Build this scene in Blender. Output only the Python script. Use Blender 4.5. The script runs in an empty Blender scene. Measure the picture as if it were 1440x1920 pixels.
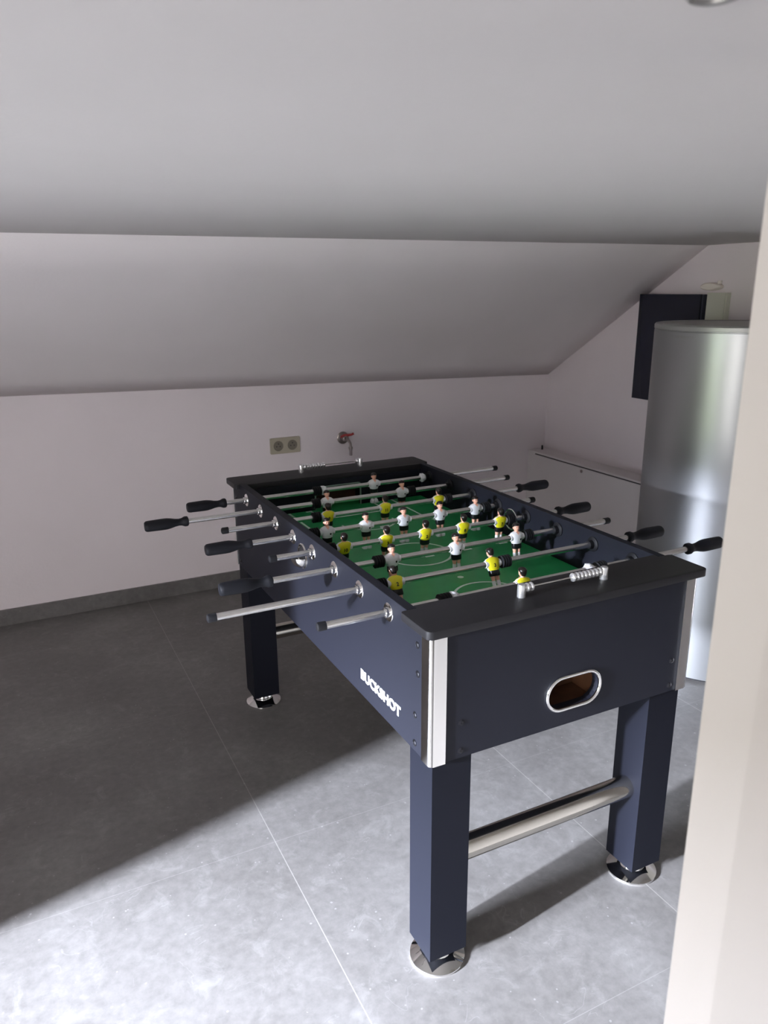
import bpy, bmesh, math, random
from mathutils import Vector, Matrix
random.seed(7)
sc = bpy.context.scene
COL = sc.collection
PI = math.pi

# ------------------------------------------------------------------ materials
def mat(name, col, rough=.5, metal=0., spec=.5, bump=0, bscale=200, noise=0, nscale=5, coat=0):
    m = bpy.data.materials.new(name); m.use_nodes = True
    nt = m.node_tree; b = nt.nodes['Principled BSDF']
    b.inputs['Base Color'].default_value = (*col, 1)
    b.inputs['Roughness'].default_value = rough
    b.inputs['Metallic'].default_value = metal
    b.inputs['Specular IOR Level'].default_value = spec
    b.inputs['Coat Weight'].default_value = coat
    tc = nt.nodes.new('ShaderNodeTexCoord')
    if noise:
        n = nt.nodes.new('ShaderNodeTexNoise'); n.inputs['Scale'].default_value = nscale
        n.inputs['Detail'].default_value = 5
        nt.links.new(tc.outputs['Object'], n.inputs['Vector'])
        r = nt.nodes.new('ShaderNodeValToRGB')
        r.color_ramp.elements[0].position = .3; r.color_ramp.elements[1].position = .7
        r.color_ramp.elements[0].color = (*[c*(1-noise) for c in col], 1)
        r.color_ramp.elements[1].color = (*[min(1, c*(1+noise)) for c in col], 1)
        nt.links.new(n.outputs['Fac'], r.inputs['Fac'])
        nt.links.new(r.outputs['Color'], b.inputs['Base Color'])
    if bump:
        n = nt.nodes.new('ShaderNodeTexNoise'); n.inputs['Scale'].default_value = bscale
        n.inputs['Detail'].default_value = 3
        nt.links.new(tc.outputs['Object'], n.inputs['Vector'])
        bp = nt.nodes.new('ShaderNodeBump'); bp.inputs['Strength'].default_value = bump
        bp.inputs['Distance'].default_value = .002
        nt.links.new(n.outputs['Fac'], bp.inputs['Height'])
        nt.links.new(bp.outputs['Normal'], b.inputs['Normal'])
    return m

M = {}
M['wall'] = mat('plaster_wall', (.80, .735, .745), .9, bump=.25, bscale=90, noise=.018, nscale=3)
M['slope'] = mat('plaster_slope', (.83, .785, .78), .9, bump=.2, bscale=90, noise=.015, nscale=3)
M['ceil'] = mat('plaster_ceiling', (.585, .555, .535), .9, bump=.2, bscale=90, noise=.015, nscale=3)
M['dim'] = mat('grey_rear_wall', (.25, .23, .22), .9)
M['jamb'] = mat('cream_wall', (.67, .625, .59), .85, bump=.15, bscale=60, noise=.01, nscale=4)
M['panel'] = mat('black_laminate', (.0060, .0068, .0135), .62, spec=.33, bump=.12, bscale=900)
M['board'] = mat('black_top_laminate', (.015, .0142, .016), .5, spec=.28, bump=.15, bscale=1200)
M['leg'] = mat('black_leg_laminate', (.0038, .0046, .0095), .6, spec=.2, bump=.1, bscale=900)
M['chrome'] = mat('chrome', (.86, .85, .83), .07, 1)
M['brushed'] = mat('warm_steel_tube', (.60, .57, .51), .16, 1)
M['rod'] = mat('polished_rod', (.80, .79, .77), .27, 1)
M['rubber'] = mat('black_rubber', (.008, .008, .010), .55, spec=.3)
M['grip'] = mat('black_grip', (.007, .0075, .0105), .55, spec=.25, bump=.1, bscale=800)
M['green'] = mat('playing_field_green', (.02, .33, .095), .38, noise=.06, nscale=30)
M['white_line'] = mat('field_line', (.80, .92, .82), .5)
M['white'] = mat('white_shirt', (.78, .78, .80), .35)
M['yellow'] = mat('yellow_shirt', (.72, .66, .015), .35)
M['black'] = mat('black_paint', (.008, .008, .009), .3)
M['skin'] = mat('skin_paint', (.80, .42, .30), .4)
M['hair'] = mat('hair_paint', (.010, .007, .006), .28)
M['wood'] = mat('raw_brown_board', (.10, .042, .018), .7, noise=.3, nscale=20)
M['goal'] = mat('goal_red_brown', (.07, .02, .015), .7)
M['goalframe'] = mat('goal_white_frame', (.25, .34, .28), .4)
M['letter'] = mat('white_lettering', (.9, .9, .9), .5)
M['socket'] = mat('beige_socket', (.42, .38, .29), .45)
M['socket_dark'] = mat('socket_recess', (.20, .18, .14), .5)
M['tapmetal'] = mat('tap_metal', (.32, .28, .26), .3, .9)
M['tapred'] = mat('tap_red', (.35, .03, .03), .4)
M['tapgrey'] = mat('tap_nozzle', (.32, .27, .28), .4)
M['boxwhite'] = mat('white_access_panel', (.72, .68, .67), .5)
M['boxgap'] = mat('panel_gap', (.05, .045, .045), .8)
M['navy'] = mat('navy_box_front', (.012, .014, .028), .25)
M['navyside'] = mat('navy_box_side', (.045, .046, .07), .35)
M['beige'] = mat('greenish_white_plastic', (.62, .62, .52), .5)
M['cap'] = mat('off_white_plastic', (.8, .74, .66), .5)
M['logo'] = mat('pale_print', (.30, .30, .29), .5)
M['lamp'] = mat('lamp_rim', (.3, .29, .28), .4, .6)
M['lampglass'] = mat('lamp_glass', (.7, .7, .68), .2)
M['frame'] = mat('window_frame', (.6, .6, .6), .4)

def tank_mat():
    m = mat('brushed_silver_tank', (.34, .345, .35), .40, .85)
    nt = m.node_tree; b = nt.nodes['Principled BSDF']
    tc = nt.nodes.new('ShaderNodeTexCoord'); mp = nt.nodes.new('ShaderNodeMapping')
    mp.inputs['Scale'].default_value = (3, 3, 260)
    n = nt.nodes.new('ShaderNodeTexNoise'); n.inputs['Scale'].default_value = 3; n.inputs['Detail'].default_value = 2
    nt.links.new(tc.outputs['Object'], mp.inputs['Vector']); nt.links.new(mp.outputs['Vector'], n.inputs['Vector'])
    r = nt.nodes.new('ShaderNodeMapRange'); r.inputs['To Min'].default_value = .34; r.inputs['To Max'].default_value = .42
    nt.links.new(n.outputs['Fac'], r.inputs['Value']); nt.links.new(r.outputs['Result'], b.inputs['Roughness'])
    return m
M['tank'] = tank_mat()
M['tanktop'] = mat('tank_lid', (.30, .30, .29), .4, .5)

TX0, TY0, TS = -.523, -.113, .822
def floor_mat(name, tiles=True):
    m = bpy.data.materials.new(name); m.use_nodes = True
    nt = m.node_tree; N = nt.nodes; L = nt.links; b = N['Principled BSDF']
    tc = N.new('ShaderNodeTexCoord'); src = tc.outputs['Object']
    def node(t, **k):
        n = N.new(t)
        for a, v in k.items(): n.inputs[a].default_value = v
        return n
    def math_(op, a, b_=None):
        n = N.new('ShaderNodeMath'); n.operation = op
        for i, v in enumerate((a, b_)):
            if v is None: continue
            if isinstance(v, (int, float)): n.inputs[i].default_value = v
            else: L.new(v, n.inputs[i])
        return n.outputs[0]
    def ramp(v, els):
        r = N.new('ShaderNodeValToRGB')
        r.color_ramp.elements[0].position = els[0][0]; r.color_ramp.elements[1].position = els[-1][0]
        r.color_ramp.elements[0].color = (*els[0][1], 1); r.color_ramp.elements[1].color = (*els[-1][1], 1)
        for p, c in els[1:-1]:
            e = r.color_ramp.elements.new(p); e.color = (*c, 1)
        L.new(v, r.inputs['Fac']); return r.outputs['Color']
    def mixc(f, a, b_):
        x = N.new('ShaderNodeMix'); x.data_type = 'RGBA'
        if isinstance(f, (int, float)): x.inputs[0].default_value = f
        else: L.new(f, x.inputs[0])
        for i, v in ((6, a), (7, b_)):
            if isinstance(v, tuple): x.inputs[i].default_value = (*v, 1)
            else: L.new(v, x.inputs[i])
        return x.outputs[2]
    n1 = node('ShaderNodeTexNoise', Scale=2.2, Detail=6, Roughness=.6); L.new(src, n1.inputs['Vector'])
    n2 = node('ShaderNodeTexNoise', Scale=38, Detail=4, Roughness=.65); L.new(src, n2.inputs['Vector'])
    base = ramp(n1.outputs['Fac'], [(.3, (.122, .115, .109)), (.52, (.150, .143, .137)), (.72, (.196, .189, .182))])
    fine = ramp(n2.outputs['Fac'], [(.25, (.80, .80, .80)), (.75, (1.18, 1.18, 1.18))])
    mm = N.new('ShaderNodeMix'); mm.data_type = 'RGBA'; mm.blend_type = 'MULTIPLY'; mm.inputs[0].default_value = 1
    L.new(base, mm.inputs[6]); L.new(fine, mm.inputs[7]); c = mm.outputs[2]
    # pale fossil flecks and short veins
    v = node('ShaderNodeTexVoronoi', Scale=33, Randomness=1); L.new(src, v.inputs['Vector'])
    nd = node('ShaderNodeTexNoise', Scale=70, Detail=2); L.new(src, nd.inputs['Vector'])
    vd = math_('ADD', v.outputs['Distance'], math_('MULTIPLY', nd.outputs['Fac'], .22))
    fl = math_('LESS_THAN', vd, .195)
    sel = node('ShaderNodeTexNoise', Scale=6, Detail=2); L.new(src, sel.inputs['Vector'])
    fl = math_('MULTIPLY', fl, math_('GREATER_THAN', sel.outputs['Fac'], .50))
    c = mixc(math_('MULTIPLY', fl, .3), c, (.40, .40, .39))
    n3 = node('ShaderNodeTexNoise', Scale=13, Detail=7, Roughness=.7, Distortion=.6); L.new(src, n3.inputs['Vector'])
    pt = N.new('ShaderNodeMapRange'); pt.inputs['From Min'].default_value = .54; pt.inputs['From Max'].default_value = .70; pt.inputs['To Max'].default_value = .36
    L.new(n3.outputs['Fac'], pt.inputs['Value'])
    c = mixc(pt.outputs['Result'], c, (.265, .26, .25))
    nv = node('ShaderNodeTexNoise', Scale=5.5, Detail=3, Distortion=1.6); L.new(src, nv.inputs['Vector'])
    ve = math_('LESS_THAN', math_('ABSOLUTE', math_('SUBTRACT', nv.outputs['Fac'], .5)), .0035)
    s2 = node('ShaderNodeTexNoise', Scale=9, Detail=1); L.new(src, s2.inputs['Vector'])
    ve = math_('MULTIPLY', ve, math_('GREATER_THAN', s2.outputs['Fac'], .56))
    c = mixc(math_('MULTIPLY', ve, .13), c, (.36, .36, .35))
    bump_h = None
    if tiles:
        sp = N.new('ShaderNodeSeparateXYZ'); L.new(src, sp.inputs[0])
        def grid(o, o0, w):
            t = math_('DIVIDE', math_('SUBTRACT', o, o0), TS)
            d = math_('ABSOLUTE', math_('SUBTRACT', t, math_('ROUND', t)))
            return math_('LESS_THAN', d, w/TS)
        gx = grid(sp.outputs[0], TX0, .0013); gy = grid(sp.outputs[1], TY0, .0009)
        c = mixc(math_('MULTIPLY', gx, .42), c, (.38, .37, .34))
        c = mixc(math_('MULTIPLY', gy, .26), c, (.34, .335, .32))
    L.new(c, b.inputs['Base Color'])
    rr = node('ShaderNodeMapRange'); rr.inputs['To Min'].default_value = .42; rr.inputs['To Max'].default_value = .58
    L.new(n2.outputs['Fac'], rr.inputs['Value']); L.new(rr.outputs['Result'], b.inputs['Roughness'])
    bp = N.new('ShaderNodeBump'); bp.inputs['Strength'].default_value = .12; bp.inputs['Distance'].default_value = .001
    L.new(n2.outputs['Fac'], bp.inputs['Height']); L.new(bp.outputs['Normal'], b.inputs['Normal'])
    return m
M['floor'] = floor_mat('grey_stone_tile')
M['skirt'] = floor_mat('grey_stone_skirting', False)

# ------------------------------------------------------------------ mesh helpers
def new(): return bmesh.new()
def mk(name, bm, mats, parent=None, smooth=False, loc=None, bevel=0, auto=None):
    if bevel:
        es = [e for e in bm.edges if len(e.link_faces) == 2 and e.calc_face_angle(0) > .6]
        bmesh.ops.bevel(bm, geom=es, offset=bevel, segments=2, affect='EDGES', profile=.6)
    bmesh.ops.recalc_face_normals(bm, faces=bm.faces[:])
    me = bpy.data.meshes.new(name); bm.to_mesh(me); bm.free()
    if not isinstance(mats, (list, tuple)): mats = [mats]
    for m in mats: me.materials.append(m)
    if smooth:
        for p in me.polygons: p.use_smooth = True
        ang = auto or .7
        b2 = bmesh.new(); b2.from_mesh(me)
        for e in b2.edges:
            if len(e.link_faces) == 2 and e.calc_face_angle(0) > ang: e.smooth = False
        b2.to_mesh(me); b2.free()
    o = bpy.data.objects.new(name, me); COL.objects.link(o)
    if parent: o.parent = parent
    if loc: o.location = loc
    return o
def box(bm, a, b, mi=0):
    x0, y0, z0 = a; x1, y1, z1 = b
    v = [bm.verts.new(p) for p in ((x0,y0,z0),(x1,y0,z0),(x1,y1,z0),(x0,y1,z0),(x0,y0,z1),(x1,y0,z1),(x1,y1,z1),(x0,y1,z1))]
    for f in ((0,3,2,1),(4,5,6,7),(0,1,5,4),(1,2,6,5),(2,3,7,6),(3,0,4,7)):
        bm.faces.new([v[i] for i in f]).material_index = mi
def frame_axes(d):
    d = Vector(d).normalized()
    u = d.orthogonal().normalized(); w = d.cross(u); return d, u, w
def lathe(bm, prof, origin=(0,0,0), axis=(0,0,1), n=24, mi=0, sx=1, sy=1, cap=True):
    """prof = [(t along axis, r)]"""
    o = Vector(origin); d = Vector(axis).normalized()
    if abs(d.z) > .99: u, w = Vector((1,0,0)), Vector((0,1,0))
    elif abs(d.x) > .99: u, w = Vector((0,1,0)), Vector((0,0,1))
    elif abs(d.y) > .99: u, w = Vector((1,0,0)), Vector((0,0,1))
    else: d, u, w = frame_axes(d)
    rings = []
    for t, r in prof:
        if r < 1e-6: rings.append([bm.verts.new(o + d*t)]); continue
        rings.append([bm.verts.new(o + d*t + u*(r*sx*math.cos(2*PI*k/n)) + w*(r*sy*math.sin(2*PI*k/n))) for k in range(n)])
    for A, B in zip(rings, rings[1:]):
        for k in range(n):
            k2 = (k+1) % n
            if len(A) == 1 and len(B) == 1: continue
            if len(A) == 1: f = bm.faces.new((A[0], B[k], B[k2]))
            elif len(B) == 1: f = bm.faces.new((A[k], A[k2], B[0]))
            else: f = bm.faces.new((A[k], A[k2], B[k2], B[k]))
            f.material_index = mi
    if cap:
        for R in (rings[0], rings[-1]):
            if len(R) > 1: bm.faces.new(R).material_index = mi
def prism(bm, pts, ext, holes=(), mi=0):
    """pts: 3-D outline (list), ext: vector; holes: list of outlines"""
    vs = []; es = []
    for loop in [pts, *holes]:
        L = [bm.verts.new(p) for p in loop]; vs.append(L)
        es += [bm.edges.new((L[i], L[(i+1) % len(L)])) for i in range(len(L))]
    if not holes: faces = [bm.faces.new(vs[0])]
    else:
        faces = [g for g in bmesh.ops.triangle_fill(bm, edges=es, use_beauty=True)['geom'] if isinstance(g, bmesh.types.BMFace)]
    for f in faces: f.material_index = mi
    r = bmesh.ops.extrude_face_region(bm, geom=faces)
    nv = [g for g in r['geom'] if isinstance(g, bmesh.types.BMVert)]
    bmesh.ops.translate(bm, verts=nv, vec=Vector(ext))
    # extrude_face_region moves original faces; add back cap
    if holes:
        pass
def tube(bm, pts, r, n=12, mi=0, closed=False):
    pts = [Vector(p) for p in pts]; rings = []
    m = len(pts)
    prev = None
    for i, p in enumerate(pts):
        if closed: t = pts[(i+1) % m] - pts[i-1]
        else: t = pts[min(i+1, m-1)] - pts[max(i-1, 0)]
        t.normalize()
        if prev is None: u = t.orthogonal().normalized()
        else: u = (prev - t*prev.dot(t)).normalized()
        prev = u; w = t.cross(u)
        rr = r[i] if isinstance(r, (list, tuple)) else r
        rings.append([bm.verts.new(p + u*(rr*math.cos(2*PI*k/n)) + w*(rr*math.sin(2*PI*k/n))) for k in range(n)])
    rng = range(m) if closed else range(m-1)
    for i in rng:
        A, B = rings[i], rings[(i+1) % m]
        for k in range(n):
            bm.faces.new((A[k], A[(k+1) % n], B[(k+1) % n], B[k])).material_index = mi
    if not closed:
        bm.faces.new(rings[0]).material_index = mi; bm.faces.new(rings[-1]).material_index = mi
def arc(cx, cy, r, a0, a1, n):
    return [(cx + r*math.cos(math.radians(a0+(a1-a0)*i/n)), cy + r*math.sin(math.radians(a0+(a1-a0)*i/n))) for i in range(n+1)]
def rrect(x0, y0, x1, y1, r, n=5):
    return arc(x1-r, y0+r, r, -90, 0, n) + arc(x1-r, y1-r, r, 0, 90, n) + arc(x0+r, y1-r, r, 90, 180, n) + arc(x0+r, y0+r, r, 180, 270, n)
def text_bm(s, size, extrude, offset=0, sx=1):
    """lettering from Blender's own built-in font, as a bmesh in the XY plane, centred"""
    cu = bpy.data.curves.new('t', 'FONT'); cu.body = s; cu.size = size; cu.extrude = extrude; cu.offset = offset
    cu.align_x = 'CENTER'; cu.align_y = 'CENTER'; cu.resolution_u = 3
    ob = bpy.data.objects.new('t', cu); COL.objects.link(ob)
    dg = bpy.context.evaluated_depsgraph_get(); dg.update()
    me = bpy.data.meshes.new_from_object(ob.evaluated_get(dg))
    bm = bmesh.new(); bm.from_mesh(me)
    bpy.data.objects.remove(ob); bpy.data.curves.remove(cu); bpy.data.meshes.remove(me)
    bmesh.ops.remove_doubles(bm, verts=bm.verts[:], dist=1e-6)
    for v in bm.verts: v.co.x *= sx
    return bm
def tag(o, label=None, cat=None, group=None, kind=None):
    if label: o['label'] = label
    if cat: o['category'] = cat
    if group: o['group'] = group
    if kind: o['kind'] = kind
    return o
def empty(name, loc, label, cat, group=None):
    o = bpy.data.objects.new(name, None); COL.objects.link(o); o.location = loc
    o.empty_display_size = .05
    tag(o, label, cat, group); return o
def struct(name, bm, m, label=None, cat=None):
    o = mk(name, bm, m); o['kind'] = 'structure'
    if label: o['label'] = label
    if cat: o['category'] = cat
    return o

# ------------------------------------------------------------------ room shell
XL, XR, YF, YB = -4.5, 1.982, -3.3, 1.895
zk = lambda x: 1.0546 - .022*x          # top of the low back wall
zc = lambda x: 1.697 + .005*x           # flat ceiling
yc = lambda x: .794 - .009*x
bm = new(); box(bm, (XL-.3, YF-.1, -.1), (XR+.1, YB+.1, 0)); struct('floor', bm, M['floor'], 'grey stone-look floor tiles with pale flecks and thin pale joints', 'floor')
bm = new()
prism(bm, [(XL-.1, YB, 0), (XR+.1, YB, 0), (XR+.1, YB, zk(XR+.1)+.0), (XL-.1, YB, zk(XL-.1))], (0, .1, 0))
struct('wall_back', bm, M['wall'], 'low white plaster wall under the sloping ceiling', 'wall')
bm = new()
prism(bm, [(XR, YB+.1, -.0), (XR, YF-.1, 0), (XR, YF-.1, zc(XR)+.1), (XR, yc(XR)-.1, zc(XR)+.1), (XR, yc(XR), zc(XR)+.02), (XR, YB, zk(XR)+.02), (XR, YB+.1, zk(XR)+.0)], (.1, 0, 0))
struct('wall_right', bm, M['wall'], 'white plaster gable wall behind the silver tank', 'wall')
bm = new(); NX, NY = 24, 6; G = []
for k in (0, .1):
    G.append([[None]*(NY+1) for _ in range(NX+1)])
    for i in range(NX+1):
        x = XL-.1+(XR-XL+.2)*i/NX
        for j in range(NY+1):
            t = j/NY
            G[-1][i][j] = bm.verts.new((x, (YB+.05)*(1-t)+yc(x)*t, (zk(x)-.03)*(1-t)+zc(x)*t+k))
for k in (0, 1):
    for i in range(NX):
        for j in range(NY): bm.faces.new((G[k][i][j], G[k][i+1][j], G[k][i+1][j+1], G[k][i][j+1]))
for i in range(NX):
    for j in (0, NY): bm.faces.new((G[0][i][j], G[0][i+1][j], G[1][i+1][j], G[1][i][j]))
for j in range(NY):
    for i in (0, NX): bm.faces.new((G[0][i][j], G[0][i][j+1], G[1][i][j+1], G[1][i][j]))
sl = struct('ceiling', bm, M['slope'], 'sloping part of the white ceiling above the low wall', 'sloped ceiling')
for p_ in sl.data.polygons: p_.use_smooth = abs(p_.normal.z) > .3
bm = new()
a = [(XL-.1, YF-.1, zc(XL-.1)), (XR+.1, YF-.1, zc(XR+.1)), (XR+.1, yc(XR+.1), zc(XR+.1)), (XL-.1, yc(XL-.1), zc(XL-.1))]
lo = [bm.verts.new(p) for p in a]; hi = [bm.verts.new((p[0], p[1], p[2]+.1)) for p in a]
bm.faces.new(lo); bm.faces.new(hi); n = len(lo)
for i in range(n): bm.faces.new((lo[i], lo[(i+1) % n], hi[(i+1) % n], hi[i]))
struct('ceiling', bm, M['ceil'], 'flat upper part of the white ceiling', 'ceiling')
# left wall with a glazed opening (the daylight comes in here), front wall, partition
WY0, WY1, WZ0, WZ1 = -1.56, -.15, .06, 1.64
bm = new()
prism(bm, [(XL, YF-.1, 0), (XL, YB+.1, 0), (XL, YB+.1, 1.16), (XL, .8, 1.67), (XL, YF-.1, 1.67)], (-.1, 0, 0),
      holes=[[(XL, WY0, WZ0), (XL, WY0, WZ1), (XL, WY1, WZ1), (XL, WY1, WZ0)]])
struct('wall_left', bm, M['wall'])
bm = new()
for (y0, y1, z0, z1) in ((WY0, WY0+.05, WZ0, WZ1), (WY1-.05, WY1, WZ0, WZ1), (WY0, WY1, WZ0, WZ0+.05), (WY0, WY1, WZ1-.05, WZ1)):
    box(bm, (XL-.07, y0, z0), (XL-.02, y1, z1))
struct('window_1', bm, M['frame'])
bm = new(); box(bm, (XL-.1, YF-.1, 0), (XR+.1, YF, 1.8)); struct('wall_front', bm, M['dim'])
# short partition that stops the daylight from reaching the back of the room
bm = new(); box(bm, (-3.30, -.575, 0), (-3.20, YB, 1.66))
struct('wall_partition', bm, M['wall'])
# wall end right beside the camera
JX, JY = -.47, -1.43
bm = new(); prism(bm, [(JX, JY, 0), (.50, -1.15, 0), (XR, -1.15, 0), (XR, JY-.90, 0), (JX+.05, JY-.022, 0)], (0, 0, zc(0)-.002))
struct('wall_near', bm, M['jamb'], 'blurred cream wall edge close to the camera at the right', 'wall')
# skirting
bm = new(); box(bm, (-3.2, YB-.011, 0), (XR-.13, YB, .078)); 
struct('baseboard_back', bm, M['skirt'], 'grey stone skirting along the foot of the low wall', 'skirting')
bm = new(); box(bm, (XR-.011, -1.4, 0), (XR, .6, .078)); struct('baseboard_right', bm, M['skirt'])

# ------------------------------------------------------------------ football table
table = empty('foosball_table', (0, 0, 0), 'black table football table with chrome corners and yellow and white players', 'foosball table')
ZR, H, ZF, ZB = .841, .8775, .752, .564
XI0, XO0, XI1, XO1 = -.340, -.363, .346, .368   # inner/outer faces left and right
for s, xi, xo in ((-1, XI0, XO0), (1, XI1, XO1)):
    bm = new()
    pr = [(-.71, ZB), (.71, ZB), (.71, .859), (.607, .859), (.607, H), (-.607, H), (-.607, .859), (-.71, .859)]
    prism(bm, [(xo, y, z) for y, z in pr], (xi-xo, 0, 0))
    mk('side_panel', bm, M['panel'], table, bevel=.0012)
# end panels
def stadium(cx, cz, hw, hh, n=10):
    r = hh
    return [(x, z) for x, z in arc(cx+hw-r, cz, r, -90, 90, n)+arc(cx-hw+r, cz, r, 90, 270, n)]
HC = (.0105, .6455)
for s in (-1, 1):
    bm = new()
    y0 = s*.71
    out = [(XI0, y0, ZB), (XI1, y0, ZB), (XI1, y0, .859), (XI0, y0, .859)]
    prism(bm, out, (0, -s*.02, 0), holes=[[(x, y0, z) for x, z in stadium(*HC, .072, .037)]])
    ep = mk('end_panel', bm, M['panel'], table)
    # the chrome ring round the ball return
    bm = new()
    path = [(x, y0+s*.0015, z) for x, z in stadium(*HC, .0755, .0405, 14)]
    tube(bm, path, .0045, 10, closed=True)
    ring = mk('ball_return_ring', bm, M['chrome'], table, smooth=True)
    ring['label'] = 'chrome oval ring around the ball return'
    bm = new()   # brown box behind the opening
    yb = y0-s*.02; d = -s*.075
    for a_, b_ in (((-.075, .575), (.096, .600)), ((-.075, .692), (.096, .70)), ((-.075, .6), (-.068, .692)), ((.089, .6), (.096, .692))):
        box(bm, (a_[0], min(yb, yb+d), a_[1]), (b_[0], max(yb, yb+d), b_[1]))
    box(bm, (-.075, min(yb+d, yb+d*1.1), .575), (.096, max(yb+d, yb+d*1.1), .70))
    t = mk('ball_return_box', bm, M['wood'], table); t['label'] = 'brown inside of the ball return'
    # end board
    o = []
    xl, xr, yo, ye, yi, r = -.379, .386, .726, .607, .592, .014
    o = arc(xr-r, -yo+r, r, -90, 0, 6) + arc(xr-.008, -ye-.008, .008, 0, 90, 4) + [(XI1, -ye), (XI1, -yi), (XI0, -yi), (XI0, -ye)] + arc(xl+.008, -ye-.008, .008, 90, 180, 4) + arc(xl+r, -yo+r, r, 180, 270, 6)
    bm = new(); prism(bm, [(x, (y if s < 0 else -y), .8590) for x, y in o], (0, 0, H-.8590))
    mk('end_board', bm, M['board'], table, bevel=.002, smooth=True, auto=.5)
# cabinet underside
bm = new(); box(bm, (XI0, -.69, .566), (XI1, .69, .574)); mk('bottom_panel', bm, M['panel'], table)
# playing field, inner end walls, goals
# (the field itself is made with its painted lines below)
for s in (-1, 1):
    bm = new(); y0 = s*.592
    g = arc(.080-.0, .825, .010, 0, 90, 4) + arc(-.080, .825, .010, 90, 180, 4)
    loop = [(-.34, ZF), (-.090, ZF)] ; 
    pts = [(XI0, ZF), (-.09, ZF)] + [(x, z) for x, z in reversed(g)] + [(.09, ZF), (XI1, ZF), (XI1, .858), (XI0, .858)]
    prism(bm, [(x, y0, z) for x, z in pts], (0, s*.012, 0)); mk('inner_end_wall', bm, M['panel'], table)
    bm = new()
    tube(bm, [(-.09, y0-s*.001, ZF)] + [(x, y0-s*.001, z) for x, z in reversed(g)] + [(.09, y0-s*.001, ZF)], .0028, 8)
    mk('goal_frame', bm, M['goalframe'], table, smooth=True)
    bm = new(); box(bm, (-.095, min(y0+s*.058, y0+s*.064), ZF), (.095, max(y0+s*.058, y0+s*.064), .845)); box(bm, (-.095, min(y0+s*.014, y0+s*.058), .838), (.095, max(y0+s*.014, y0+s*.058), .845))
    mk('goal_back', bm, M['goal'], table)
# playing field with its painted lines
bm = new(); box(bm, (XI0, -.66, ZF-.01), (XI1, .66, ZF)); NF = len(bm.faces)
def strip(x0, y0, x1, y1): box(bm, (min(x0, x1), min(y0, y1), ZF), (max(x0, x1), max(y0, y1), ZF+.0005))
def ringstrip(cx, cy, r, w, a0=0, a1=360, n=48):
    P = arc(cx, cy, r-w/2, a0, a1, n); Q = arc(cx, cy, r+w/2, a0, a1, n)
    a_ = [bm.verts.new((*p, ZF+.0006)) for p in P]; b_ = [bm.verts.new((*q, ZF+.0006)) for q in Q]
    for i in range(n): bm.faces.new((a_[i], a_[i+1], b_[i+1], b_[i]))
ringstrip(.003, 0, .102, .008)
LW = .007
for s in (-1, 1):
    for hx, d in ((.205, .245), (.125, .12)):
        cx = .013
        for xx in (cx-hx, cx+hx): strip(xx-LW/2, s*.59, xx+LW/2, s*(.59-d))
        strip(cx-hx, s*(.59-d)-LW/2, cx+hx, s*(.59-d)+LW/2)
    ringstrip(.013, s*.373, .095, LW, 0 if s < 0 else 180, 180 if s < 0 else 360, 24)
    ringstrip(.013, s*.225, .0045, .009, n=16)
for y in (.127, -.035):
    for x in (-.235, -.107, .025, .158, .290): strip(x-.015, y-.004, x+.015, y+.004)
for x in (.037, -.16, .235): strip(x-.012, .294-.003, x+.012, .294+.003)
for x in (.150, -.12): strip(x-.012, .607-.03, x+.012, .607-.02)
strip(.325, -.159, .345, -.153)
bm.faces.ensure_lookup_table()
for f in bm.faces[NF:]: f.material_index = 1
mk('playing_field', bm, [M['green'], M['white_line']], table)
# side ball cups
for s, xo in ((-1, XO0), (1, XO1)):
    bm = new(); C0 = (xo+s*.001, .002, .806)
    tube(bm, [(C0[0], C0[1]+.031*math.cos(2*PI*k/32), C0[2]+.034*math.sin(2*PI*k/32)) for k in range(32)], .0035, 8, closed=True)
    # half bowl
    rings = []
    for i in range(7):
        ph = PI/2*i/6
        rings.append([bm.verts.new((C0[0]+s*.034*math.sin(ph)*math.sin(PI*k/16), C0[1]+.031*math.cos(PI*k/16)*1.0, C0[2]-.034*math.sin(PI*k/16)*math.cos(ph))) for k in range(17)])
    for A, B in zip(rings, rings[1:]):
        for k in range(16):
            try: bm.faces.new((A[k], A[k+1], B[k+1], B[k]))
            except ValueError: pass
    bmesh.ops.remove_doubles(bm, verts=bm.verts[:], dist=1e-5)
    mk('ball_cup', bm, M['chrome'], table, smooth=True)
    bm = new(); lathe(bm, [(0, .0), (0, .031), (s*.0012, .031), (s*.0012, 0)], (xo, C0[1], C0[2]), (1, 0, 0), 32); mk('ball_hole', bm, M['black'], table)  # black disc paints the dark of a hole that is not cut
    xi = XI0 if s < 0 else XI1
    bm = new(); tube(bm, [(xi-s*.002, .002+.032*math.cos(2*PI*k/32), .812+.033*math.sin(2*PI*k/32)) for k in range(32)], .003, 8, closed=True)
    mk('ball_hole_ring', bm, M['chrome'], table, smooth=True)
    bm = new(); lathe(bm, [(0, .0), (0, .031), (-s*.0012, .031), (-s*.0012, 0)], (xi, .002, .812), (1, 0, 0), 32); mk('ball_hole', bm, M['black'], table)  # inner face: black disc again in place of the hole's shade
# chrome corner guards
def guard(sx, sy):
    xo = XO0 if sx < 0 else XO1
    X, Y, t, r = abs(xo)+.003, .7135, .003, .012
    ax, ay = abs(xo)-.035, .677
    outer = [(ax, Y)] + [(x, y) for x, y in reversed(arc(X-r, Y-r, r, 0, 90, 8))] + [(X, ay)]
    inner = [(X-t, ay), (X-t, Y-t), (ax, Y-t)]
    bm = new(); prism(bm, [(sx*x, sy*y, .5625) for x, y in outer+inner], (0, 0, .2960))
    g = mk('corner_guard', bm, M['chrome'], table, smooth=True, auto=.6); g['label'] = 'chrome corner guard'
for sx in (-1, 1):
    for sy in (-1, 1): guard(sx, sy)
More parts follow.
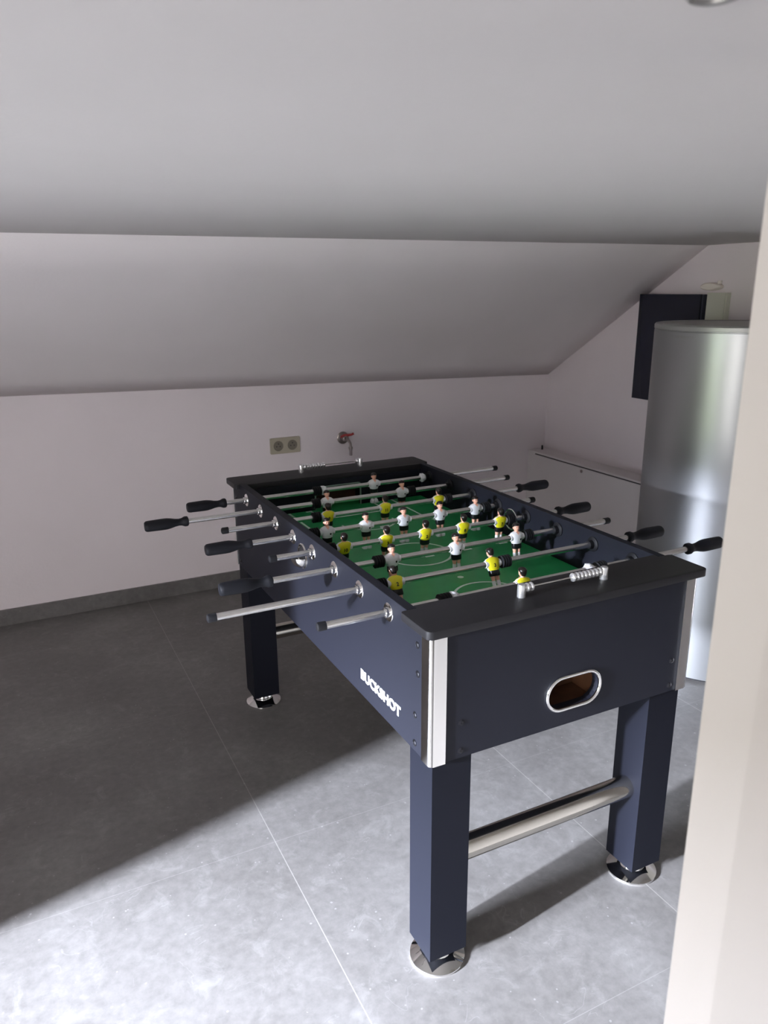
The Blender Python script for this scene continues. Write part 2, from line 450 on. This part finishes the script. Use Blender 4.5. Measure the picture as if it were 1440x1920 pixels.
# bolts
def bolt(p, ax):
    bm = new(); s = -1 if (ax[0]+ax[1]) < 0 else 1
    lathe(bm, [(0, .0078), (.0006, .0078), (.0009, .006), (.0018, .0052), (.0023, .003), (.0015, .0016), (.0015, 0)], p, ax, 16)
    mk('bolt', bm, M['boltm'], table, smooth=True)
M['boltm'] = mat('dark_bolt', (.03, .03, .035), .3, .8)
for y, z in ((.654, .818), (.656, .753), (.645, .652), (.644, .584)):
    for sy in (-1, 1):
        bolt((XO0, sy*y, z), (-1, 0, 0)); bolt((XO1, sy*y, z), (1, 0, 0))
for x in (-.288, .313):
    for z in (.648, .581):
        bolt((x, -.71, z), (0, -1, 0)); bolt((x, .71, z), (0, 1, 0))
# legs and levelling feet
LX, LY, LS = .354, .704, .0965
for sx in (-1, 1):
    for sy in (-1, 1):
        bm = new(); xa, ya = sx*LX, sy*LY; xb, yb = sx*(LX-LS), sy*(LY-LS)
        box(bm, (min(xa, xb), min(ya, yb), .043), (max(xa, xb), max(ya, yb), ZB))
        leg = mk('leg', bm, M['leg'], table, bevel=.0015)
        bm = new()
        lathe(bm, [(0, 0), (0, .064), (.003, .0655), (.006, .065), (.0185, .041), (.0195, .038), (.020, .034), (.027, .034), (.0345, .031), (.040, .022), (.043, .018), (.043, 0)], (sx*(LX-LS/2), sy*(LY-LS/2), 0), (0, 0, 1), 40)
        ft = mk('levelling_foot', bm, M['chrome'], leg, smooth=True, auto=.35); ft['label'] = 'chrome round levelling foot'
for sy in (-1, 1):
    bm = new(); lathe(bm, [(-(LX-LS), .028), ((LX-LS), .028)], (0, sy*.656, .2775), (1, 0, 0), 40)
    b_ = mk('crossbar', bm, M['brushed'], table, smooth=True); b_['label'] = 'thick chrome tube between two legs'
# bearings
for i in range(8):
    y = (3.5-i)*.15
    for s, xo, xi in ((-1, XO0, XI0), (1, XO1, XI1)):
        bm = new(); ax = (s, 0, 0)
        lathe(bm, [(0, .0215), (.0012, .0215), (.0022, .0205), (.0028, .0165), (.0034, .013), (.0034, .0118), (.010, .0112), (.011, .0105), (.011, .0083)], (xo, y, ZR), ax, 28)
        mk('rod_bearing', bm, M['chrome'], table, smooth=True, auto=.4)
        bm = new()
        lathe(bm, [(0, .021), (.003, .021), (.005, .017), (.006, .0125), (.018, .012), (.0195, .0105), (.0195, .0083)], (xi, y, ZR), (-s, 0, 0), 24)
        mk('inner_bearing', bm, M['rubber'], table, smooth=True, auto=.4)

# --- player figures -------------------------------------------------
def loft(bm, secs, mi, n=18, pw=2.0):
    """secs: (z, cx, cy, hx, hy[, power])"""
    rings = []
    for s_ in secs:
        z, cx, cy, hx, hy = s_[:5]; e = 2/(s_[5] if len(s_) > 5 else pw)
        R = []
        for k in range(n):
            a = 2*PI*k/n; c, s = math.cos(a), math.sin(a)
            R.append(bm.verts.new((cx+hx*math.copysign(abs(c)**e, c), cy+hy*math.copysign(abs(s)**e, s), z)))
        rings.append(R)
    for j, (A, B) in enumerate(zip(rings, rings[1:])):
        for k in range(n):
            f = bm.faces.new((A[k], A[(k+1) % n], B[(k+1) % n], B[k])); f.material_index = mi(k, n, j) if callable(mi) else mi
    for R in (rings[0], rings[-1]): bm.faces.new(R).material_index = mi(0, n, 0) if callable(mi) else mi
    return rings
def player_mesh(team, number, tilt):
    """figure faces -Y; mats: 0 shirt 1 sleeve 2 shorts 3 skin 4 hair 5 shoe 6 number"""
    bm = new()
    def shirt(k, n, j):
        a = (k+.5)/n*360
        return 1 if (a < 16 or a > 344 or 164 < a < 196) else 0
    # torso with arms held to the sides
    loft(bm, [(-.0182, 0, 0, .0136, .0098, 2.3), (-.0168, 0, 0, .0148, .0106, 2.3), (-.011, 0, 0, .0170, .0116, 2.3), (-.003, 0, 0, .0192, .0124, 2.4),
              (.005, 0, 0, .0205, .0124, 2.5), (.0095, 0, 0, .0202, .0114, 2.4), (.0128, 0, .0005, .0175, .0096, 2.2), (.0152, 0, .001, .0110, .0074, 2), (.0168, 0, .001, .0065, .0055, 2)], shirt, 24)
    # neck + open collar
    loft(bm, [(.0150, 0, 0, .0062, .0062), (.0190, 0, -.0002, .0052, .0054), (.0230, 0, -.0005, .0050, .0054)], 3, 12)
    v = [bm.verts.new(p) for p in ((-.0058, -.0078, .0160), (.0058, -.0078, .0160), (0, -.0126, .0070), (0, -.0060, .0165))]
    for f in ((0, 2, 1), (0, 3, 2), (1, 2, 3), (0, 1, 3)): bm.faces.new([v[i] for i in f]).material_index = 3
    # head
    loft(bm, [(.0185, 0, -.0020, .0030, .0034), (.0200, 0, -.0018, .0058, .0068), (.0230, 0, -.0012, .0076, .0086), (.0270, 0, -.0005, .0086, .0095), (.0310, 0, 0, .0088, .0096), (.0350, 0, .0003, .0078, .0088), (.0375, 0, .0003, .0045, .0055)], 3, 16)
    for s in (-1, 1): loft(bm, [(.0245, s*.0088, .0012, .0008, .0014), (.0275, s*.0092, .0014, .0015, .0022), (.0300, s*.0089, .0012, .0008, .0014)], 3, 8)
    loft(bm, [(.0250, 0, -.0095, .0012, .0012), (.0262, 0, -.0100, .0017, .0016), (.0295, 0, -.0090, .0009, .0008)], 3, 8)
    # eyes and mouth
    for s in (-1, 1): loft(bm, [(.0286, s*.0034, -.0088, .0010, .0008), (.0296, s*.0034, -.0090, .0012, .0008), (.0302, s*.0034, -.0088, .0008, .0006)], 4, 6)
    # hair: back of the head and top, leaving the face
    def hair(k, n, j): return 4
    loft(bm, [(.0205, 0, .0052, .0050, .0036), (.0240, 0, .0050, .0074, .0056), (.0280, 0, .0046, .0086, .0066), (.0315, 0, .0030, .0096, .0086), (.0340, 0, .0008, .0102, .0112), (.0375, 0, -.0002, .0090, .0105), (.0400, 0, 0, .0062, .0076), (.0412, 0, 0, .0030, .0036)], 4, 18)
    # shorts
    loft(bm, [(-.0325, 0, 0, .0138, .0086, 3), (-.0310, 0, 0, .0146, .0094, 3), (-.0230, 0, 0, .0148, .0100, 2.8), (-.0172, 0, 0, .0144, .0098, 2.5)], 2, 20)
    # legs, socks, shoes
    for s in (-1, 1):
        loft(bm, [(-.0450, s*.0068, 0, .0042, .0046), (-.0380, s*.0068, 0, .0052, .0058), (-.0315, s*.0068, 0, .0056, .0062)], 3, 12)
        loft(bm, [(-.0580, s*.0070, 0, .0044, .0050), (-.0500, s*.0069, 0, .0052, .0056), (-.0440, s*.0068, 0, .0047, .0051)], 1 if team == 'y' else 5, 12)
        loft(bm, [(-.0700, s*.0072, -.0010, .0066, .0092, 4), (-.0640, s*.0072, -.0018, .0068, .0100, 3.4), (-.0590, s*.0071, -.0016, .0060, .0080, 2.6), (-.0560, s*.0070, 0, .0046, .0052)], 5, 14)
    loft(bm, [(-.0700, 0, .0005, .0040, .0062, 4), (-.0590, 0, .0005, .0040, .0052, 3)], 5, 10)
    # rod sleeve through the chest
    lathe(bm, [(-.0225, .0095), (.0225, .0095)], (0, 0, 0), (1, 0, 0), 16, mi=1)
    # number on the back, crest on the chest
    t = text_bm(number, .013, .0006, .0004)
    for v_ in t.verts: x, y, z = v_.co; v_.co = Vector((-x, .0122-z*.5, y-.006))
    me = bpy.data.meshes.new('n'); t.to_mesh(me); t.free(); n0 = len(bm.faces); bm.from_mesh(me); bpy.data.meshes.remove(me)
    bm.faces.ensure_lookup_table()
    for f in bm.faces[n0:]: f.material_index = 6
    for v_ in bm.verts: pass
    loft(bm, [(-.0085, .0068, -.0112, .0018, .0008), (-.0060, .0068, -.0118, .0026, .0010), (-.0030, .0068, -.0120, .0022, .0008)], 6, 8)
    if team == 'y': bmesh.ops.rotate(bm, verts=bm.verts[:], cent=(0, 0, 0), matrix=Matrix.Rotation(PI, 3, 'Z'))
    bmesh.ops.rotate(bm, verts=bm.verts[:], cent=(0, 0, 0), matrix=Matrix.Rotation(math.radians(tilt), 3, 'X'))
    return bm
TM = {'w': [M['white'], M['white'], M['black'], M['skin'], M['hair'], M['white'], M['black']],
      'y': [M['yellow'], M['white'], M['black'], M['skin'], M['hair'], M['white'], M['black']]}
def bumper(x0, x1, y, par):
    bm = new(); L = x1-x0; k = 4; pr = [(0, .0083)]
    for i in range(k):
        a, b = L*i/k, L*(i+1)/k
        pr += [(a+.0004, .0135), (a+.0014, .0165), (b-.0022, .0165), (b-.0010, .0135)]
    pr += [(L, .0083)]
    lathe(bm, pr, (x0, 0, 0), (1, 0, 0), 24); mk('rubber_bumper', bm, M['rubber'], par, smooth=True, auto=.5)
def collar(x, par):
    bm = new(); lathe(bm, [(-.010, .0083), (-.0095, .013), (-.006, .0158), (.002, .0160), (.006, .0130), (.009, .0118), (.010, .0083)], (x, 0, 0), (1, 0, 0), 24)
    for k in range(6):   # small notches read as lugs
        a = 2*PI*k/6; box(bm, (x-.008, .0145*math.cos(a)-.002, .0145*math.sin(a)-.002), (x-.002, .0145*math.cos(a)+.002, .0145*math.sin(a)+.002))
    c = mk('stop_collar', bm, M['white'], par, smooth=True); c['label'] = 'white plastic stop collar'
GRIP = [(0, .0085), (.0005, .0135), (.003, .0155), (.010, .0158), (.014, .0145), (.020, .0118), (.028, .0108), (.040, .0122), (.052, .0152), (.064, .0172), (.075, .0176), (.120, .0168), (.126, .0160), (.130, .0130), (.131, 0)]
def grip(x, s, par):
    """grip that starts at x (rod side) and runs outwards in direction s"""
    bm = new(); lathe(bm, GRIP, (x, 0, 0), (s, 0, 0), 14); mk('grip', bm, M['grip'], par, smooth=True, auto=.6)
def endcap(x, s, par):
    bm = new(); lathe(bm, [(0, .0083), (0, .0098), (.016, .0100), (.0190, .0088), (.0205, .0055), (.0208, 0)], (x, 0, 0), (s, 0, 0), 18); mk('end_cap', bm, M['rubber'], par, smooth=True, auto=.5)
ROWS = [  # team, players, numbers, tilt, bumpers, left end (x, kind), right end, collars
 ('w', [.113], ['1'], 0, [(-.124, -.094), (.327, .345-.0185)], (-.434, 'g'), (.632, 'c'), [-.084, .316]),
 ('w', [-.134, .148], ['2', '3'], 0, [(-.187, -.159), (.173, .199)], (-.594, 'g'), (.582, 'c'), []),
 ('y', [-.193, .007, .207], ['9', '11', '10'], 2, [(-.246, -.218), (.232, .256)], (-.511, 'c'), (.530, 'g'), []),
 ('w', [-.259, -.133, -.005, .124, .256], ['4', '5', '6', '7', '8'], -3, [(-.312, -.284), (.281, .309)], (-.486, 'g'), (.470, 'c'), []),
 ('y', [-.271, -.141, -.015, .114, .246], ['10', '3', '2', '8', '7'], 5, [(-.318, -.296), (.271, .298)], (-.466, 'c'), (.462, 'g'), []),
 ('w', [-.200, -.004, .197], ['9', '10', '11'], -6, [(-.253, -.225), (.222, .250)], (-.528, 'g'), (.521, 'c'), []),
 ('y', [-.269, .012], ['2', '3'], -25, [(-.318, -.294), (.037, .065)], (-.705, 'c'), (.470, 'g'), []),
 ('y', [-.004], ['1'], -6, [(-.237, -.206), (.222, .250)], (-.512, 'c'), (.537, 'g'), [-.195, .201]),
]
where = ['farthest', 'second from the far end', 'third from the far end', 'fourth from the far end', 'fourth from the near end', 'third from the near end', 'second from the near end', 'nearest']
for i, (team, xs, nums, tilt, bums, (xl, kl), (xr, kr), cols) in enumerate(ROWS):
    y = (3.5-i)*.15
    bm = new()
    x0 = xl-(.02 if kl == 'g' else 0); x1 = xr+(.02 if kr == 'g' else 0)
    lathe(bm, [(x0, .008), (x1, .008)], (0, 0, 0), (1, 0, 0), 20)
    rod = mk('rod', bm, M['rod'], table, smooth=True, loc=(0, y, ZR))
    rod['label'] = '%s rod of the table with %s players' % (where[i], 'white' if team == 'w' else 'yellow')
    (grip if kl == 'g' else endcap)(xl, -1, rod); (grip if kr == 'g' else endcap)(xr, 1, rod)
    for a_, b_ in bums: bumper(a_, b_, y, rod)
    for c in cols: collar(c, rod)
    for x, nu in zip(xs, nums):
        p = mk('player_figure', player_mesh(team, nu, tilt), TM[team], rod, smooth=True, loc=(x, 0, 0), auto=.9)
        p['label'] = ('white-shirted' if team == 'w' else 'yellow-shirted') + ' player figure with black shorts'
# --- score counters
def counter(y, xa, xb, left, right, lab):
    bm = new(); lathe(bm, [(xa, .0022), (xb, .0022)], (0, y, H+.0195), (1, 0, 0), 10)
    c = mk('score_counter', bm, M['chrome'], table, smooth=True); c['label'] = lab
    for x in (xa, xb):
        bm = new(); lathe(bm, [(0, .0095), (.026, .0095), (.0285, .0088), (.0295, .007), (.0295, 0)], (x, y, H), (0, 0, 1), 24); mk('post', bm, M['bead'], c, smooth=True, auto=.5)
    def bead(x):
        bm = new(); lathe(bm, [(-.0050, .003), (-.0048, .0055), (-.0034, .0090), (-.0015, .0102), (.0010, .0102), (.0030, .0090), (.0046, .0055), (.0048, .003)], (x, y, H+.0195), (1, 0, 0), 18); mk('bead', bm, M['bead'], c, smooth=True)
    for k in range(left): bead(xa+.0145+k*.0108)
    for k in range(right): bead(xb-.0145-k*.0108)
M['bead'] = mat('silver_bead', (.82, .82, .83), .22, .75)
counter(-.660, -.110, .121, 2, 8, 'silver bead score counter on the near end board')
counter(.674, -.110, .128, 8, 1, 'silver bead score counter on the far end board')
# --- lettering on the left side (runs from the far end towards the near end)
bm = text_bm('BUCKSHOT', .033, .0004, .0014)
xs_ = [v.co.x for v in bm.verts]; ys_ = [v.co.y for v in bm.verts]
wx, wy = max(xs_)-min(xs_), max(ys_)-min(ys_)
cx_, cy_ = (max(xs_)+min(xs_))/2, (max(ys_)+min(ys_))/2
for v in bm.verts:
    x, y, z = v.co; v.co = Vector((XO0-.0006-z, -.478-(x-cx_)/wx*.206, .6220+(y-cy_)/wy*.0275))
l = mk('lettering', bm, M['letter'], table); l['label'] = 'white capital lettering on the side panel'

# ------------------------------------------------------------------ things on the walls
# double socket
s_ = empty('wall_socket', (.2545, YB, .7325), 'beige double power socket on the low wall left of the tap', 'socket')
bm = new(); prism(bm, [(x, 0, z) for x, z in rrect(-.083, -.0425, .083, .0425, .006)], (0, -.010, 0)); mk('plate', bm, M['socket'], s_, bevel=.0015)
for sx in (-1, 1):
    bm = new(); lathe(bm, [(0, .027), (.0015, .027), (.0022, .0255), (.0015, .0235), (.0002, .0225), (.0002, 0)], (sx*.039, -.0100, 0), (0, -1, 0), 28)
    o_ = mk('outlet', bm, M['socket_dark'], s_, smooth=True, auto=.5)
    bm = new(); lathe(bm, [(0, .0032), (.004, .003), (.005, 0)], (sx*.039, -.0101, .011), (0, -1, 0), 10)
    for k in (-1, 1): lathe(bm, [(0, .0034), (.0006, .0034), (.0006, 0)], (sx*.039+k*.0095, -.0102, -.003), (0, -1, 0), 10)
    mk('pin', bm, M['boxgap'], o_)
# tap
t_ = empty('water_tap', (.590, YB+.001, .742), 'small metal wall tap with a red lever handle', 'tap')
bm = new(); lathe(bm, [(0, .034), (.004, .034), (.008, .028), (.010, .018)], (0, 0, 0), (0, -1, 0), 28); mk('wall_flange', bm, M['tapmetal'], t_, smooth=True, auto=.5)
bm = new(); lathe(bm, [(0, .011), (.02, .011), (.021, .015), (.034, .015), (.036, .012), (.055, .012), (.058, .009)], (0, -.008, 0), (0, -1, 0), 20)
lathe(bm, [(0, .012), (.014, .011), (.020, .008)], (0, -.04, 0), (0, 0, 1), 16)
mk('valve_body', bm, M['tapmetal'], t_, smooth=True, auto=.5)
bm = new(); tube(bm, [(0, -.06, 0), (.004, -.075, -.006), (.008, -.083, -.020), (.009, -.085, -.040)], .0075, 12); lathe(bm, [(-.048, .0115), (-.038, .0115)], (.009, -.085, 0), (0, 0, 1), 16); mk('spout', bm, M['tapmetal'], t_, smooth=True, auto=.6)
bm = new(); lathe(bm, [(-.085, .007), (-.082, .0085), (-.060, .008), (-.048, .010)], (.009, -.085, 0), (0, 0, 1), 16); mk('hose_nozzle', bm, M['tapgrey'], t_, smooth=True)
bm = new(); tube(bm, [(-.030, -.04, .012), (-.012, -.04, .020), (.010, -.045, .020), (.030, -.052, .022), (.042, -.056, .029)], [.006, .0075, .0075, .006, .007], 10); mk('lever_handle', bm, M['tapred'], t_, smooth=True)
# white access cabinet along the gable wall
a_ = empty('access_cabinet', (1.85, 1.2, 0), 'low white metal access cabinet with a lock, standing in the corner', 'cabinet')
bx0, by0, by1, bz = 0, -.58, .693, .552
bm = new(); box(bm, (.004, by0, 0), (.131, by1, bz)); 
mk('body', bm, M['boxwhite'], a_, bevel=.002)
bm = new(); box(bm, (.002, by0+.03, .03), (.0045, .6195, .5415)); mk('gap', bm, M['boxgap'], a_)
bm = new(); box(bm, (-.001, by0+.034, .034), (.003, .6165, .5355)); mk('door', bm, M['boxwhite'], a_, bevel=.0007)
bm = new(); lathe(bm, [(0, .0095), (.003, .0095), (.0035, .007), (.0022, .0065), (.0022, 0)], (-.001, .187, .5165), (-1, 0, 0), 20); mk('lock', bm, M['tapmetal'], a_, smooth=True, auto=.5)
# trim strip left of it
bm = new(); lathe(bm, [(0, .006), (.026, .005), (.028, 0)], (1.93, 1.852, .552), (0, 0, 1), 12)
tag(mk('pipe_stub', bm, M['rubber'], smooth=True), 'tiny dark pipe end sticking up in the corner of the white cabinet', 'pipe')
# dark wall box
n_ = empty('wall_cabinet', (1.982, .935, 1.225), 'dark navy flat wall box behind the silver tank', 'wall cabinet')
bm = new(); box(bm, (-.045, -.200, -.262), (0, .190, .262)); mk('body', bm, M['navyside'], n_, bevel=.002)
bm = new(); box(bm, (-.055, -.192, -.263), (-.045, .192, .263)); mk('door', bm, M['navy'], n_, bevel=.0015)
# junction box and cap
j_ = empty('junction_box', (1.983, .675, 1.42), 'small greenish white plastic box right of the navy wall box', 'junction box')
bm = new(); box(bm, (-.028, -.055, -.075), (0, .055, .075)); mk('body', bm, M['beige'], j_, bevel=.003)
bm = new(); box(bm, (-.034, -.050, -.070), (-.028, .050, .070)); mk('cover', bm, M['beige'], j_, bevel=.002)
d_ = empty('round_fitting', (1.982, .725, 1.522), 'small round off-white fitting on the wall above the junction box', 'wall fitting')
bm = new(); lathe(bm, [(0, .060), (.018, .060), (.024, .055), (.028, .045), (.028, 0)], (0, 0, .0), (-1, 0, 0), 32, sx=1, sy=.30); mk('body', bm, M['cap'], d_, smooth=True, auto=.6)
bm = new(); lathe(bm, [(0, .010), (.014, .010)], (-.012, -.045, .012), (0, 0, 1), 14); mk('cable_gland', bm, M['cap'], d_, smooth=True)

# ------------------------------------------------------------------ hot water tank
TC, TR, TZ = (1.54, .18), .325, 1.386
w_ = empty('water_tank', (TC[0], TC[1], 0), 'tall silver cylindrical hot water tank standing by the gable wall', 'water tank')
bm = new(); lathe(bm, [(.012, TR-.004), (.014, TR), (1.360, TR), (1.362, TR-.0015), (1.3655, TR-.0015)], (0, 0, 0), (0, 0, 1), 160); mk('shell', bm, M['tank'], w_, smooth=True, auto=.5)
bm = new(); lathe(bm, [(1.364, TR-.002), (1.366, TR+.001), (1.380, TR+.001), (1.386, TR-.004), (1.386, TR-.03), (1.383, TR-.035), (1.383, 0)], (0, 0, 0), (0, 0, 1), 160); mk('lid', bm, M['tanktop'], w_, smooth=True, auto=.5)
bm = new(); lathe(bm, [(0, TR-.02), (.013, TR-.02)], (0, 0, 0), (0, 0, 1), 64); mk('plinth', bm, M['rubber'], w_)
bm = text_bm('VIESSMANN', .030, .0004, .0003, 1.0)
xs_ = [v.co.x for v in bm.verts]; wx = max(xs_)-min(xs_); cx_ = (max(xs_)+min(xs_))/2
LOGA = math.radians(178.4)   # direction on the tank the print faces
for v in bm.verts:
    x, y, z = v.co; a = LOGA + (x-cx_)/wx*.116/TR
    v.co = Vector(((TR+.0007+z)*math.cos(a), (TR+.0007+z)*math.sin(a), 1.343+y*.42))
mk('print', bm, M['logo'], w_)

# ------------------------------------------------------------------ small ceiling fitting, kind unknown, plain round shape
c_ = empty('ceiling_fitting', (-.634, -1.506, zc(-.6)), 'small round grey fitting on the ceiling, only its edge shows at the top', 'ceiling fitting')
bm = new(); lathe(bm, [(0, .018), (.004, .018), (.007, .016), (.006, .013), (.0, .012)], (0, 0, 0), (0, 0, -1), 32, cap=False); mk('rim', bm, M['lamp'], c_, smooth=True)
bm = new(); lathe(bm, [(.003, .0125), (.004, .0125), (.004, 0)], (0, 0, 0), (0, 0, -1), 32); mk('diffuser', bm, M['lampglass'], c_)

# ------------------------------------------------------------------ light
def area(name, loc, rot, sx, sy, power, col, spread=None):
    l = bpy.data.lights.new(name, 'AREA'); l.shape = 'RECTANGLE'; l.size = sx; l.size_y = sy; l.energy = power; l.color = col
    if spread: l.spread = spread
    o = bpy.data.objects.new(name, l); COL.objects.link(o); o.location = loc; o.rotation_euler = rot; return o
def aim(loc, to):
    return (Vector(loc)-Vector(to)).to_track_quat('Z', 'Y').to_euler()
def outside(name, y, z, wy, wz, power, col, x=-8.0):
    loc = (x, y, z); area(name, loc, aim(loc, (-.5, -.5, .3)), wy, wz, power, col)
outside('daylight_bright_sky', -1.72, 2.75, .16, 1.5, 11500, (.79, .85, 1.0))
outside('daylight_sky', -1.15, 2.75, 1.15, 1.5, 7200, (.79, .85, 1.0))
outside('daylight_garden', -1.2, 1.0, 1.6, 1.6, 220, (.85, 1.0, .70))
area('rear_window', (-3.0, YF+.25, 1.0), aim((-3.0, YF+.25, 1.0), (1.9, 1.2, 1.0)), 1.2, 1.1, 75, (1.0, .97, .95))  # added soft fill behind the camera to lift the room, no window there
w = bpy.data.worlds.new('world'); sc.world = w; w.use_nodes = True
w.node_tree.nodes['Background'].inputs[0].default_value = (.6, .7, .9, 1); w.node_tree.nodes['Background'].inputs[1].default_value = .3

# ------------------------------------------------------------------ camera
cam = bpy.data.cameras.new('camera'); co = bpy.data.objects.new('camera', cam); COL.objects.link(co)
F = 1426.9067; yaw, pitch, roll = -.4645, .2831, -.0076
cam.sensor_fit = 'VERTICAL'; cam.sensor_height = 24; cam.sensor_width = 18; cam.lens = F/1920*24
cy, sy = math.cos(yaw), math.sin(yaw); cp, sp = math.cos(pitch), math.sin(pitch)
fwd = Vector((-sy*cp, cy*cp, -sp)); right = Vector((cy, sy, 0)); up = right.cross(fwd)
r2 = right*math.cos(roll)+up*math.sin(roll); u2 = -right*math.sin(roll)+up*math.cos(roll)
mw = Matrix((( r2.x, u2.x, -fwd.x, -1.0586), (r2.y, u2.y, -fwd.y, -1.8938), (r2.z, u2.z, -fwd.z, 1.5154), (0, 0, 0, 1)))
co.matrix_world = mw
cam.clip_start = .02
cam.dof.use_dof = True; cam.dof.focus_distance = 2.0; cam.dof.aperture_fstop = 4.6
sc.camera = co
sc.view_settings.view_transform = 'Standard'; sc.view_settings.look = 'None'
sc.view_settings.exposure = -.1; sc.view_settings.gamma = 1; sc.view_settings.use_curve_mapping = False
